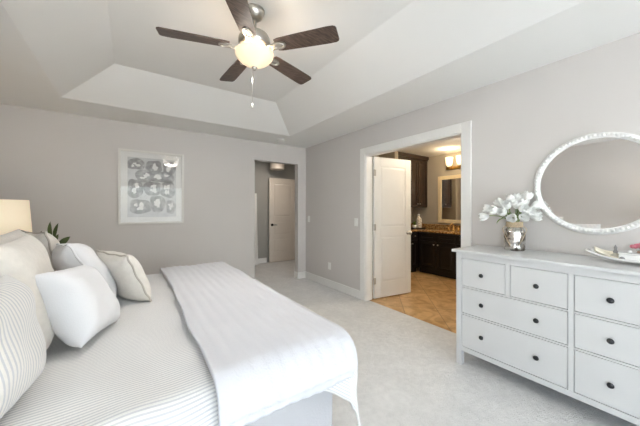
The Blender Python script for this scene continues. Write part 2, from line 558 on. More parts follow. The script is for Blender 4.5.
d1 = panel_door('door_1', 0.70, 2.03, M['door'], [(0.22, 0.88), (1.02, 1.90)])
d1['kind'] = 'structure'
d1.location = (XR + T + .02, DY1 - .022, 0.012)
d1.rotation_euler = (0, 0, R(-8))
for z in (0.25, 1.02, 1.80):
    h = MB(); h.lathe([(.008, 0), (.008, .09)], (-.006, -.022, z - .045), 10); h.box(-.004, .03, -.0195, -.018, z - .045, z + .045)
    obj('hinge', h, M['steel'], d1, weld=False)
def lever(parent, x, y, z, s, m, knob=False, dirx=-1):
    h = MB()
    h.M = Matrix.Translation((x, y, z)) @ Matrix.Rotation(R(90) * (1 if s < 0 else -1), 4, 'X')
    h.lathe([(.0, 0), (.032, 0), (.032, .006), (.012, .01), (.011, .045)] if not knob else [(0, 0), (.03, 0), (.03, .006), (.012, .01), (.012, .03), (.028, .04), (.031, .055), (.024, .066), (0, .07)], (0, 0, 0), 20)
    if not knob:
        h.M = Matrix.Identity(4)
        yy = y + s * .042
        h.tube([(x, yy, z), (x + dirx * .03, yy, z), (x + dirx * .11, yy, z - .003)], [.011, .01, .007], 10)
    return obj('door_handle', h, m, parent, smooth=True, weld=False)
lever(d1, .635, -.018, .92, -1, M['steel'], True)
lever(d1, .635, .018, .92, 1, M['steel'], True)

# ------------------------------------------------------------------ hall beyond the opening
HY = 6.20
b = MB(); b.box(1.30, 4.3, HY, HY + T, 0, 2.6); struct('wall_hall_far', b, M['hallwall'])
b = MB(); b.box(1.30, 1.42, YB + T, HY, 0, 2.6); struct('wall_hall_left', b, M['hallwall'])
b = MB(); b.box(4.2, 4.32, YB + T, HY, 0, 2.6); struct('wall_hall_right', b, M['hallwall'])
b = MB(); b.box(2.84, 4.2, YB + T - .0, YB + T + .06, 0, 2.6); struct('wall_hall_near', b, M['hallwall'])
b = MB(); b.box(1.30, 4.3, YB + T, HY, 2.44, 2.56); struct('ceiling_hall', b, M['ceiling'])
d2 = panel_door('door_2', 0.715, 2.03, M['halldoor'], [(0.24, 0.56), (0.66, 0.98), (1.10, 1.90)])
# two-panel look: the lower panel pair reads as one low rail and one mid rail
d2['kind'] = 'structure'
d2.location = (2.725, 6.10, 0.012); d2.rotation_euler = (0, 0, R(1.5))
lever(d2, .07, -.018, .90, -1, M['black'], False, 1)
# plain white board standing against the far hall wall
b = MB()
b.M = Matrix.Translation((2.36, 6.05, 0)) @ Matrix.Rotation(R(-3.0), 4, 'X')
b.box(-.22, .06, -.02, .012, 0.005, 1.66)
hb = obj('leaning_panel', b, M['trim'], bevel=.004)
tag(hb, 'tall narrow white panel leaning in the hall beside the cream door', 'panel')
hl = thing('flush_ceiling_light', 'round white flush ceiling light in the hall above the cream door', 'ceiling light', (2.86, 5.95, 2.44))
b = MB(); b.lathe([(0, 0), (.12, 0), (.12, -.02), (.03, -.03), (.03, -.08), (0, -.08)], (0, 0, 0), 28); obj('base_plate', b, M['steel'], hl, smooth=False)
b = MB(); b.lathe([(0, -.075), (.17, -.075), (.172, -.195), (.155, -.21), (0, -.215)], (0, 0, 0), 36); smooth_angle(obj('diffuser', b, M['halllight'], hl))
area('hall_lamp', (2.6, 5.3, 2.40), (0, 0, 0), .3, .3, 5.6, (1, .88, .76))

# ------------------------------------------------------------------ bathroom beyond the doorway
BX, BY = 5.40, 4.0
b = MB(); b.box(BX, BX + T, 0.70, BY + T, 0, 2.6); struct('wall_bathroom_far', b, M['bathwall'])
b = MB(); b.box(XR + T, BX, BY, BY + T, 0, 2.6); struct('wall_bathroom_left', b, M['bathwall'])
b = MB(); b.box(XR + T, BX, 0.70, 0.82, 0, 2.6); struct('wall_bathroom_near', b, M['bathwall'])
b = MB(); b.box(XR + T, BX, 0.82, BY, 2.44, 2.56); struct('ceiling_bathroom', b, M['ceiling'])
b = MB(); b.box(4.24, 4.34, 3.58, BY, 0, 2.44); struct('wall_bathroom_stub', b, M['bathwall'], bevel=.003)

def cab_door(parent, x0, x1, z0, z1, y, name='door', hx=None, hz=None, m='cabinet'):
    """shaker door in local xz plane facing -y at y; child of parent"""
    b = MB(); f = .055; t = .02
    b.box(x0, x0 + f, y - t, y, z0, z1); b.box(x1 - f, x1, y - t, y, z0, z1)
    b.box(x0 + f, x1 - f, y - t, y, z0, z0 + f); b.box(x0 + f, x1 - f, y - t, y, z1 - f, z1)
    b.box(x0 + f, x1 - f, y - .010, y, z0 + f, z1 - f)
    if x1 - x0 > .22 and z1 - z0 > .3:
        b.ring([[(x0 + f + .015, y - .010, z0 + f + .015), (x1 - f - .015, y - .010, z0 + f + .015), (x1 - f - .015, y - .010, z1 - f - .015), (x0 + f + .015, y - .010, z1 - f - .015)],
                [(x0 + f + .04, y - .017, z0 + f + .04), (x1 - f - .04, y - .017, z0 + f + .04), (x1 - f - .04, y - .017, z1 - f - .04), (x0 + f + .04, y - .017, z1 - f - .04)]], True, False, True)
    d = obj(name, b, M[m], parent, bevel=.002, weld=False)
    if hx is not None:
        k = MB(); k.M = Matrix.Translation((hx, y - t, hz)) @ Matrix.Rotation(R(90), 4, 'X')
        k.lathe([(0, 0), (.006, 0), (.006, .012), (.014, .018), (.014, .024), (0, .028)], (0, 0, 0), 12)
        obj('knob', k, M['steel'], d, smooth=True)
    return d

# base cabinet along the left bathroom wall (faces -Y)
lc = thing('base_cabinet', 'dark espresso base cabinet along the left bathroom wall under the soap bottle', 'cabinet', (4.34, 3.50, 0))
b = MB(); b.box(0, .52, .0, .50, .09, .835); b.box(0, .52, .05, .50, 0, .09); obj('body', b, M['cabinet'], lc, weld=False)
cab_door(lc, .02, .255, .12, .66, 0, hx=.225, hz=.60); cab_door(lc, .265, .50, .12, .66, 0, hx=.295, hz=.60)
cab_door(lc, .02, .255, .675, .82, 0, 'drawer', .1375, .75); cab_door(lc, .265, .50, .675, .82, 0, 'drawer', .3825, .75)
# vanity along far wall (faces -X): local frame rotated so that local -y = world -x
vn = thing('vanity_cabinet', 'long dark espresso vanity cabinet against the far bathroom wall', 'cabinet', (4.855, 3.50, 0), R(-90))
# local x = -world y ; local y = world x
b = MB(); b.box(.0, 2.40, 0, .52, .09, .835); b.box(.0, 2.40, .06, .52, 0, .09); obj('body', b, M['cabinet'], vn, weld=False)
for i in range(6):
    x0 = .04 + i * .39
    cab_door(vn, x0, x0 + .375, .12, .66, 0, hx=x0 + (.34 if i % 2 == 0 else .035), hz=.60)
    cab_door(vn, x0, x0 + .375, .675, .82, 0, 'drawer')
ct = MB()
ct.box(4.34, 4.83, 3.475, 4.0, .836, .868); ct.box(4.83, 5.40, 1.08, 4.0, .836, .868)
ct.box(5.375, 5.399, 1.08, 3.975, .868, .968); ct.box(4.34, 5.375, 3.976, 3.999, .868, .968)
tag(obj('countertop', ct, M['granite'], bevel=.003, weld=False), 'brown speckled granite countertop on the dark bathroom cabinets', 'countertop')
uc = thing('upper_cabinet', 'dark espresso wall cabinet hanging above the soap bottle to the ceiling', 'cabinet', (4.40, 3.66, 1.33))
b = MB(); b.box(0, .998, 0, .338, 0, 1.04); b.box(-.02, .998, -.05, .338, 1.04, 1.108); b.box(-.012, .998, -.03, .338, 1.01, 1.04)
obj('body', b, M['uppercabinet'], uc, weld=False, bevel=.003)
for i, x0 in enumerate((.01, .34, .67)):
    cab_door(uc, x0, x0 + .318, .015, 1.0, 0, hx=x0 + (.285 if i != 2 else .033), hz=.07, m='uppercabinet')
# vanity mirror
vm = thing('vanity_mirror', 'rectangular wall mirror in a pale cream frame above the bathroom counter', 'mirror', (5.398, 2.78, 1.0))
b = MB(); fw = .075
y0, y1, z1 = -.98, .60, .98
b.box(-.03, 0, y0, y0 + fw, 0, z1); b.box(-.03, 0, y1 - fw, y1, 0, z1); b.box(-.03, 0, y0 + fw, y1 - fw, 0, fw); b.box(-.03, 0, y0 + fw, y1 - fw, z1 - fw, z1)
obj('frame', b, M['mirrorframe'], vm, bevel=.006, weld=False)
b = MB(); b.box(-.012, -.004, y0 + fw, y1 - fw, fw, z1 - fw); obj('mirror_glass', b, M['mirror'], vm)
# vanity light
vl = thing('vanity_light', 'brass bar of lit glass shades above the bathroom mirror', 'wall light', (5.398, 2.86, 2.13))
b = MB(); b.box(-.02, 0, -.34, .34, -.03, .03)
for y in (-.225, 0, .225): b.tube([(-.02, y, 0), (-.09, y, -.02), (-.10, y, .025)], .009, 8)
obj('back_plate', b, M['gold'], vl, weld=False, bevel=.003)
for y in (-.225, 0, .225):
    b = MB(); b.lathe([(.03, .0), (.055, .02), (.068, .08), (.075, .18), (.070, .18), (.05, .03), (.0, .008)], (-.10, y, .025), 20)
    obj('glass_shade', b, M['sconceglass'], vl, smooth=True)
point('vanity_lamp', (4.95, 2.9, 2.36), 6, (1, .80, .52), .12)
point('bath_lamp', (4.0, 2.0, 2.25), 20, (1, .86, .66), .12)
# things on the counter
ty = MB(); ty.box(-.17, .17, -.10, .10, 0, .012); ty.box(-.17, -.16, -.10, .10, .012, .022); ty.box(.16, .17, -.10, .10, .012, .022); ty.box(-.16, .16, -.10, -.09, .012, .022); ty.box(-.16, .16, .09, .10, .012, .022)
tag(obj('serving_tray', ty, M['black_granite'], loc=(5.09, 3.70, .868), weld=False), 'small black tray on the bathroom counter under the white bottle', 'tray')
sb = thing('soap_bottle', 'tall white patterned ceramic bottle standing on the black bathroom tray', 'bottle', (5.18, 3.71, .880))
b = MB(); b.lathe([(0, 0), (.055, 0), (.062, .02), (.06, .17), (.05, .21), (.03, .235), (.026, .26), (.0, .26)], (0, 0, 0), 24); obj('body', b, M['bottle'], sb, smooth=True)
b = MB(); b.lathe([(0, .26), (.028, .26), (.03, .29), (.02, .305), (0, .31)], (0, 0, 0), 16); obj('cap', b, M['white'], sb, smooth=True)
pp = thing('potted_plant', 'small green plant in a white pot beside the ceramic bottle', 'plant', (5.00, 3.69, .880))
b = MB(); b.lathe([(0, 0), (.035, 0), (.048, .075), (.042, .075), (.04, .06), (0, .06)], (0, 0, 0), 20); obj('pot', b, M['white'], pp, smooth=True)
def leaf_grid(b, base, tip, width, up=Vector((0, 0, 1)), bend=0.03, n=6):
    base, tip = Vector(base), Vector(tip)
    ax = tip - base
    s = ax.cross(up)
    if s.length < 1e-4: s = Vector((1, 0, 0))
    s.normalize()
    nn = s.cross(ax).normalized()
    def fn(u, v):
        wd = width * (math.sin(PI * min(1, u * .93 + .07)) ** .8) * (v - .5)
        return base + ax * u + s * wd + nn * (bend * math.sin(PI * u) + abs(v - .5) * width * .25)
    b.grid(fn, n, 2)
b = MB()
for i in range(16):
    a = i * 2.4; r_ = .03 + .035 * rnd.random()
    leaf_grid(b, (0, 0, .06), (r_ * math.cos(a), r_ * math.sin(a), .11 + .06 * rnd.random()), .022, bend=.006)
obj('foliage', b, M['leaf'], pp, smooth=True, fix=False)
fc = thing('faucet', 'low brass faucet on the bathroom counter in front of the mirror', 'faucet', (5.27, 2.98, .868))
b = MB(); b.lathe([(0, 0), (.025, 0), (.022, .02), (.014, .03), (.014, .11), (0, .12)], (0, 0, 0), 16); b.tube([(0, 0, .10), (-.05, 0, .135), (-.11, 0, .12), (-.12, 0, .09)], .010, 10)
obj('spout', b, M['gold'], fc, smooth=True, weld=False)
for s in (-1, 1):
    b = MB(); b.lathe([(0, 0), (.022, 0), (.018, .02), (.012, .03), (.014, .06), (0, .065)], (0, s * .1, 0), 14); b.tube([(0, s * .1, .055), (-.045, s * .1, .065)], .007, 8)
    obj('handle', b, M['gold'], fc, smooth=True, weld=False)

# ------------------------------------------------------------------ wall plates, detector
def plate(name, x, y, z, label, cat, outlet=False):
    t = thing(name, label, cat, (x, y, z))
    b = MB(); b.box(-.006, 0, -.036, .036, -.058, .058); obj('cover_plate', b, M['plastic'], t, bevel=.002)
    if outlet:
        for s in (-1, 1):
            b = MB(); b.box(-.009, -.006, -.017, .017, s * .022 - .014, s * .022 + .014); obj('socket', b, M['plastic'], t, bevel=.003)
    else:
        b = MB(); b.box(-.011, -.006, -.012, .012, -.025, .025); obj('toggle', b, M['plastic'], t, bevel=.002)
plate('light_switch', XR, 4.307, 1.108, 'white light switch on the right wall next to the hall corner', 'light switch')
plate('light_switch', XR, 3.01, 1.10, 'white light switch on the right wall beside the bathroom door casing', 'light switch')
plate('wall_outlet', XR, 3.666, .346, 'white power outlet low on the right wall above the baseboard', 'outlet', True)
b = MB(); b.lathe([(0, 0), (.068, 0), (.068, -.018), (.055, -.032), (.02, -.036), (0, -.036)], (0, 0, 0), 28)
sd = obj('smoke_detector', b, M['plastic'], loc=(2.03, 4.09, H)); smooth_angle(sd)
tag(sd, 'small round white smoke detector on the ceiling above the hall opening', 'smoke detector')

# ------------------------------------------------------------------ framed art
ar = thing('framed_art', 'white framed print of grey agate slices hanging on the back wall', 'picture', (0.247, YB, 1.585))
hw, hh = .385, .495
b = MB(); f = .028
b.box(-hw, -hw + f, -.034, 0, -hh, hh); b.box(hw - f, hw, -.034, 0, -hh, hh); b.box(-hw + f, hw - f, -.034, 0, -hh, -hh + f); b.box(-hw + f, hw - f, -.034, 0, hh - f, hh)
obj('frame', b, M['frame'], ar, bevel=.003, weld=False)
b = MB(); b.box(-hw + f, hw - f, -.012, -.002, -hh + f, hh - f); obj('mat_board', b, M['paper'], ar)
b = MB(); b.box(-.285, .285, -.0125, -.0122, -.40, .40)
blobs = [(-.19, .31, .085, .065), (.015, .29, .085, .075), (.20, .285, .07, .085), (-.10, .155, .085, .075), (.12, .15, .13, .065),
         (-.20, -.02, .075, .11), (-.005, -.01, .09, .085), (.185, -.02, .08, .10), (-.14, -.26, .11, .085), (.06, -.22, .08, .10), (.22, -.26, .052, .085)]
def blob(cx, cz, a, c, y, mi, wob):
    n = 28; ph = rnd.random() * 6; ring = []
    for k in range(n):
        t = 2 * PI * k / n
        q = 1 / (abs(math.cos(t)) ** 3 + abs(math.sin(t)) ** 3) ** (1 / 3)
        q *= 1 + wob * math.sin(3 * t + ph) + wob * .7 * math.sin(5 * t + 2 * ph)
        ring.append((cx + a * q * math.cos(t), y, cz + c * q * math.sin(t)))
    b.prism(ring, (0, .0003, 0), mi)
for (cx, cz, a, c) in blobs:
    blob(cx, cz, a * 1.12, c * 1.12, -.0130, 1, .06)
    for k in range(5):
        blob(cx + a * rnd.uniform(-.5, .5), cz + c * rnd.uniform(-.45, .45), a * rnd.uniform(.14, .34), c * rnd.uniform(.14, .34), -.0134 - .0003 * k, 2, .16)
obj('print', b, [M['printbg'], M['agate'], M['paper']], ar, weld=False)
b = MB(); b.box(-hw + f, hw - f, -.022, -.020, -hh + f, hh - f); obj('glass', b, M['artglass'], ar)

# ------------------------------------------------------------------ ceiling fan
FX, FY = 0.733, 1.895
fan = thing('ceiling_fan', 'five blade dark wood ceiling fan with a lit glass bowl', 'ceiling fan', (FX, FY, tz))
zb = 2.445 - tz
b = MB(); b.lathe([(0, 0), (.072, 0), (.070, -.02), (.055, -.05), (.03, -.068), (0, -.07)], (0, 0, 0), 28); obj('canopy', b, M['steel'], fan, smooth=True)
b = MB(); b.lathe([(0, -.06), (.013, -.06), (.013, -.17), (0, -.17)], (0, 0, 0), 14); smooth_angle(obj('downrod', b, M['steel'], fan))
b = MB(); b.lathe([(0, -.15), (.035, -.152), (.075, -.165), (.10, -.185), (.112, -.21), (.112, -.24), (.10, -.26), (.07, -.28), (.05, -.295), (0, -.295)], (0, 0, 0), 36)
smooth_angle(obj('motor_housing', b, M['steel'], fan), 50)
for k in range(5):
    a = R(92.6) + k * 2 * PI / 5
    Mt = Matrix.Rotation(a, 4, 'Z') @ Matrix.Translation((0, 0, zb)) @ Matrix.Rotation(R(-11), 4, 'X')
    b = MB(); b.M = Mt
    prof = [(.17, .048), (.20, .056), (.36, .063), (.55, .068), (.595, .066), (.61, .058), (.615, .045)]
    pts = [(x, y, 0) for x, y in prof] + [(x, -y, 0) for x, y in reversed(prof)]
    b.prism([(x, y, -.004) for x, y, z in pts], (0, 0, .008))
    bl = obj('blade', b, M['walnut'], fan, bevel=.002)
    b = MB(); b.M = Mt
    n = 20
    oval = [(.19 + .055 * math.cos(2 * PI * i / n), .033 * math.sin(2 * PI * i / n), -.012) for i in range(n)]
    b.prism(oval, (0, 0, .008))
    inner = [(.195 + .036 * math.cos(2 * PI * i / n), .019 * math.sin(2 * PI * i / n), -.016) for i in range(n)]
    b.tube([(x, y, -.013) for x, y, z in inner], .005, 6, True)
    b.tube([(.10, -.012, -.008), (.13, -.02, -.014), (.165, -.02, -.011)], .008, 8)
    b.tube([(.10, .012, -.008), (.13, .02, -.014), (.165, .02, -.011)], .008, 8)
    obj('blade_iron', b, M['steel'], bl, smooth=False, weld=False)
b = MB()
bp_ = [(.126 * (1 - (t / (PI / 2)) ** 2.1) + .010, -.308 - .105 * (t / (PI / 2))) for t in [PI / 2 * i / 12 for i in range(13)]]
b.lathe(bp_, (0, 0, 0), 40, cap=False); obj('glass_bowl', b, M['bowl'], fan, smooth=True)
b = MB(); b.lathe([(0, -.408), (.02, -.408), (.022, -.414), (.012, -.422), (.008, -.430), (0, -.433)], (0, 0, 0), 16); obj('finial', b, M['steel'], fan, smooth=True)
for dx, dy, z1 in ((.012, .075, -.69),):
    b = MB(); b.tube([(dx, dy, -.30), (dx * 1.0, dy, z1 + .05)], .0012, 6); b.lathe([(0, 0), (.005, .002), (.007, .015), (.004, .035), (0, .04)], (dx, dy, z1 + .01), 10)
    obj('pull_chain', b, M['steel'], fan, smooth=True, weld=False)
point('fan_glow', (FX, FY, tz - .36), 6, (1, .93, .84), .155)
dl = area('fan_downlight', (FX, FY, tz - .45), (0, 0, 0), .26, .26, 6, (1, .955, .90))
dl.data.shape = 'DISK'
for k in range(3):
    a = k * 2 * PI / 3 + .5
    point('fan_bulb', (FX + .08 * math.cos(a), FY + .08 * math.sin(a), tz - .355), .5, (1, .88, .74), .03)

# ------------------------------------------------------------------ dresser
DX0, DX1, DYL, DYR, DTZ = 2.255, 2.70, 1.252, -0.211, 0.957
dr = thing('dresser', 'white eight drawer dresser with dark knobs against the right wall', 'dresser', (DX0, DYL, 0), R(-90))
# local x: 0 (left end in photo) .. L ; local y: 0 front .. D back
L, D = DYL - DYR, DX1 - DX0
b = MB(); b.box(-.025, L + .025, -.028, D + .005, DTZ - .022, DTZ); obj('top', b, M['dresser'], dr, bevel=.004)
b = MB()
b.box(.03, L - .03, .022, D, .16, DTZ - .03)
b.box(.0, .02, .02, D - .02, .12, DTZ - .022); b.box(L - .02, L, .02, D - .02, .12, DTZ - .022)
obj('body', b, M['dresser'], dr, weld=False)
for x in (0, L - .045):
    for y in (0, D - .045):
        b = MB(); b.box(x, x + .045, y, y + .045, 0, DTZ - .022); obj('leg', b, M['dresser'], dr, bevel=.003)
cxm = L / 2
b = MB()
b.box(.045, L - .045, .002, .022, .887, DTZ - .022)
b.box(.045, L - .045, .002, .022, .122, .158)
b.box(cxm - .013, cxm + .013, .003, .022, .158, .887)
rows = [(.660, .887), (.436, .648), (.158, .424)]
for z0, z1 in ((.648, .660), (.424, .436)):
    b.box(.045, cxm - .013, .004, .022, z0, z1); b.box(cxm + .013, L - .045, .004, .022, z0, z1)
hw_ = (cxm - .013 - .045)
for s0 in (.045, cxm + .013):
    b.box(s0 + hw_ / 2 - .0145, s0 + hw_ / 2 + .0145, .004, .022, .660, .887)
obj('front_frame', b, M['dresser'], dr, weld=False, bevel=.001)
def drawer(x0, x1, z0, z1, knobs):
    g = .0035
    b = MB(); b.box(x0 + g, x1 - g, .005, .026, z0 + g, z1 - g)
    d = obj('drawer', b, M['dresser'], dr, bevel=.0015)
    for kx in knobs:
        k = MB(); k.M = Matrix.Translation((kx, .005, (z0 + z1) / 2)) @ Matrix.Rotation(R(90), 4, 'X')
        k.lathe([(0, 0), (.007, 0), (.007, .010), (.013, .014), (.0165, .020), (.014, .027), (.007, .030), (0, .031)], (0, 0, 0), 18)
        obj('knob', k, M['knob'], d, smooth=True)
for s0 in (.045, cxm + .013):
    m_ = s0 + hw_ / 2
    drawer(s0, m_ - .0145, .660, .887, [s0 + (hw_ / 2 - .0145) / 2])
    drawer(m_ + .0145, s0 + hw_, .660, .887, [m_ + .0145 + (hw_ / 2 - .0145) / 2])
    for z0, z1 in rows[1:]:
        drawer(s0, s0 + hw_, z0, z1, [s0 + (hw_ / 2 - .0145) / 2, m_ + .0145 + (hw_ / 2 - .0145) / 2])

# round mirror above the dresser
rm = thing('round_mirror', 'round wall mirror with a white beaded frame above the dresser', 'mirror', (XR, .495, 1.472))
RR = .36
b = MB(); n = 96
def ringpts(r, x): return [(x, r * math.cos(2 * PI * i / n), r * math.sin(2 * PI * i / n)) for i in range(n)]
rings = [ringpts(RR - .042, -.004), ringpts(RR - .042, -.020), ringpts(RR - .034, -.026), ringpts(RR - .008, -.026), ringpts(RR, -.018), ringpts(RR, -.002)]
b.ring(rings, True, False, False)
nb = 92
for i in range(nb):
    t = 2 * PI * i / nb
    b.M = Matrix.Translation((-.026, (RR - .021) * math.cos(t), (RR - .021) * math.sin(t)))
    b.sphere((0, 0, 0), .0115, 10)
b.M = Matrix.Identity(4)
obj('beaded_frame', b, M['white'], rm, smooth=True, weld=False)
b = MB(); rg = ringpts(RR - .04, -.010); b.prism(rg, (.005, 0, 0)); obj('mirror_glass', b, M['mirror'], rm)

# ------------------------------------------------------------------ jar of tulips
VX, VY, VZ = 2.59, .948, DTZ
vs = thing('mercury_glass_jar', 'silver mercury glass jar with twine wrapped neck on the dresser', 'vase', (VX, VY, VZ))
b = MB(); b.lathe([(0, .0), (.066, 0), (.074, .008), (.075, .03), (.073, .045), (.075, .06), (.075, .145), (.070, .165), (.054, .185), (.050, .20), (.050, .235), (.046, .235), (.046, .20), (.06, .16), (.068, .14), (.068, .02), (0, .012)], (0, 0, 0), 40)
obj('jar_body', b, M['mercury'], vs, smooth=True)
b = MB()
for i in range(6):
    z = .193 + i * .0072
    b.tube([(.0545 * math.cos(2 * PI * k / 28), .0545 * math.sin(2 * PI * k / 28), z + .001 * math.sin(k * 2.1)) for k in range(28)], .0042, 6, True)
obj('twine_wrap', b, M['twine'], vs, smooth=True, weld=False)
# twine handle hanging in a loop on the camera side
vd = Vector((-VX, -VY, 0)).normalized(); sd_ = Vector((vd.y, -vd.x, 0))
for s in (-1, 1):
    b = MB()
    pts = []
    for k in range(12):
        t = k / 11
        ang = s * (1.35 - 1.0 * t ** 1.5)
        rr_ = .060 + .026 * min(1, 4 * t) - .004 * t
        d_ = vd * math.cos(ang) + sd_ * math.sin(ang)
        z = .20 - .155 * t + .02 * math.sin(PI * t)
        pts.append(d_ * rr_ + Vector((0, 0, z)))
    b.tube(pts, .0026, 6)
    obj('twine_handle', b, M['twine'], vs, smooth=True)

def tulip(head, label, size=.030, tilt=None, leaf=None):
    """head: offset of bloom base from jar axis (right, toward camera, up)"""
    base = Vector((VX, VY, VZ)) + Vector((0, 0, .03))
    hp = sd_ * head[0] * -1 + vd * head[1] + Vector((0, 0, head[2]))
    hp = Vector((VX, VY, VZ)) + hp
    t = thing('tulip', label, 'flower', base, 0, 'white tulips in the mercury glass jar')
    h = hp - base
    nk = Vector((h.x, h.y, 0)); nk = nk * min(1, .030 / max(nk.length, 1e-5)) + Vector((0, 0, .205))
    pts = []
    for k in range(13):
        u = k / 12
        if u < .5:
            p = Vector((0, 0, 0)).lerp(nk, u / .5)
        else:
            q = (u - .5) / .5
            c1 = nk + Vector((h.x * .25, h.y * .25, (h.z - nk.z) * .7 + .02))
            p = nk * (1 - q) ** 2 + c1 * 2 * q * (1 - q) + h * q * q
        pts.append(p)
    b = MB(); b.tube(pts, .0032, 6); obj('stem', b, M['stem'], t, smooth=True)
    ax = (pts[-1] - pts[-3]).normalized()
    if tilt is not None: ax = (ax + sd_ * -tilt[0] + vd * tilt[1] + Vector((0, 0, tilt[2]))).normalized()
    q = ax.to_track_quat('Z', 'Y').to_matrix().to_4x4()
    Mt = Matrix.Translation(h) @ q
    b = MB(); b.M = Mt
    for ly, (rad, op) in enumerate(((.86, .75), (1.0, 1.0))):
        for k in range(3):
            a0 = k * 2 * PI / 3 + ly * PI / 3 + rnd.random() * .2
            def fn(u, v):
                z = size * 2.05 * u
                r_ = size * rad * (math.sin(PI * min(1, u * .62 + .03)) ** .7) * (1 - .28 * max(0, u - .55) * 2.0 * (1.2 - op))
                half = 1.15 * math.sin(PI * (u * .86 + .10)) ** .6
                an = a0 + (v - .5) * 2 * half * .75
                rr2 = r_ * (1 - .10 * abs(v - .5))
                return (rr2 * math.cos(an), rr2 * math.sin(an), z - abs(v - .5) * size * .25 * u)
            b.grid(fn, 8, 6)
    obj('bloom', b, M['petal'], t, smooth=True, fix=False, solid=.0012)
    if leaf:
        b = MB()
        st_ = pts[7]
        tip = sd_ * leaf[0] * -1 + vd * leaf[1] + Vector((0, 0, leaf[2])) + Vector((VX, VY, VZ)) - base
        leaf_grid(b, st_, tip, .034, bend=.02, n=8)
        obj('leaf', b, M['leaf'], t, smooth=True, fix=False)
    return t
TUL = [
    ((-.185, .03, .275), 'lowest white tulip at the far left of the jar, drooping sideways', (-.9, .1, -.5), (-.12, .05, .215)),
    ((-.155, .0, .325), 'white tulip at the upper left edge of the bunch beside the drooping one', (-.5, 0, 0), None),
    ((-.115, .06, .315), 'white tulip facing out between the drooping left one and the middle', (-.3, .4, 0), None),
    ((-.085, -.04, .355), 'white tulip on the left half of the bunch, behind the others', (-.1, 0, .2), None),
    ((-.06, .06, .295), 'white tulip left of the jar neck with an open cup', (-.1, .3, .1), (-.09, .06, .25)),
    ((-.03, .0, .375), 'tall white tulip left of the top of the bunch', (0, 0, .2), None),
    ((-.01, .09, .262), 'low white tulip hanging in front just left of the jar neck', (-.1, .5, 0), None),
    ((.015, .05, .335), 'white tulip at the middle of the bunch above the jar neck', (0, .3, .2), None),
    ((.03, -.04, .385), 'topmost white tulip in the middle of the bunch', (0, 0, .3), (.08, .0, .35)),
    ((.055, .085, .272), 'lowest white tulip in front of the jar neck', (.1, .5, -.1), None),
    ((.085, -.01, .40), 'highest white tulip on the right side of the bunch', (.2, 0, .2), None),
    ((.09, .06, .30), 'white tulip right of the jar neck facing out', (.2, .4, 0), (.11, .06, .30)),
    ((.135, -.02, .345), 'white tulip on the right close to the round mirror', (.6, 0, .1), (.17, -.03, .36)),
    ((.125, .04, .275), 'lower right white tulip leaning toward the mirror', (.6, .3, -.1), None),
    ((-.04, .05, .335), 'round white tulip left of the middle bloom, facing the room', (-.1, .5, .1), (-.05, .08, .30)),
    ((.055, .07, .315), 'round white tulip right of the middle bloom, facing the room', (.1, .5, .1), (.03, .09, .28)),
    ((.06, .0, .345), 'white tulip in the right half of the bunch between the upper blooms', (.1, .2, .2), (.10, .05, .33)),
]
for h, lab, tl, lf in TUL:
    tulip((h[0] * (.80 if h[0] > 0 else .95), h[1], h[2] + .005), lab, .037, tl, lf)

# ------------------------------------------------------------------ tray with small things on the dresser
TX, TYc = 2.50, .268
b = MB()
def trayfn(u, v):
    y = .225 - .45 * u
    e = abs(2 * u - 1)
    wd = .075 * (1 - .25 * e ** 3)
    x = (v - .5) * 2 * wd
    z = .012 + .045 * e ** 3.0 + .014 * abs(2 * v - 1) ** 3
    return (x, y, z)
b.grid(trayfn, 28, 10)
bx_ = MB()
tr = obj('ceramic_tray', b, M['white'], loc=(TX, TYc, DTZ), smooth=True, solid=.010)
tag(tr, 'long white boat shaped tray with upturned ends on the dresser top', 'tray')
b = MB()
def shellfn(u, v):
    return ((v - .5) * .09 * (1 - .3 * u), (u - .5) * .12, .004 + .038 * u ** 2 + .022 * abs(2 * v - 1) ** 2)
b.grid(shellfn, 14, 10)
tag(obj('folded_shell', b, M['shell'], loc=(TX + .015, TYc + .135, DTZ + .020), smooth=True, solid=.006, rot=(0, R(-20), R(20))), 'cream curled shell resting in the left end of the white tray', 'shell')
pf = thing('perfume_bottle', 'small clear perfume bottle with a pointed stopper in the white tray', 'bottle', (TX + .01, TYc + .098, DTZ + .0145))
b = MB(); b.lathe([(0, 0), (.022, 0), (.026, .012), (.024, .03), (.010, .040), (.008, .046), (0, .046)], (0, 0, 0), 18); obj('bottle_body', b, M['clear'], pf, smooth=True)
b = MB(); b.lathe([(0, .046), (.010, .046), (.012, .054), (.006, .068), (.009, .08), (0, .10)], (0, 0, 0), 14); obj('stopper', b, M['deco'], pf, smooth=True)
tp = thing('sugar_box', 'white lidded ceramic box with a round knob in the white tray', 'box', (TX - .012, TYc + .035, DTZ + .0135))
b = MB(); b.box(-.03, .03, -.044, .044, 0, .048); obj('body', b, M['white'], tp, bevel=.008)
b = MB(); b.box(-.032, .032, -.046, .046, .048, .057); b.sphere((0, 0, .064), .010, 12); obj('lid', b, M['white'], tp, bevel=.003, weld=False)
b = MB(); b.M = Matrix.Translation((-.0305, .028, .020)) @ Matrix.Rotation(R(-90), 4, 'Y'); b.lathe([(0, 0), (.013, 0), (.012, .004), (0, .006)], (0, 0, 0), 16); obj('medallion', b, M['deco'], tp, smooth=True)
pk = thing('flower_pot', 'small tan pot of pink flowers at the right end of the white tray', 'plant', (TX + .045, TYc - .028, DTZ + .0145))
b = MB(); b.lathe([(0, 0), (.028, 0), (.040, .055), (.041, .065), (.034, .065), (.032, .05), (0, .05)], (0, 0, 0), 22); obj('pot', b, M['tan'], pk, smooth=True)
b = MB()
for i in range(22):
    a = i * 2.4; r_ = .052 * math.sqrt((i + .5) / 22)
    b.sphere((r_ * math.cos(a), r_ * math.sin(a) + .01, .085 + .02 * math.cos(r_ * 30) + .006 * rnd.random()), .0125, 8)
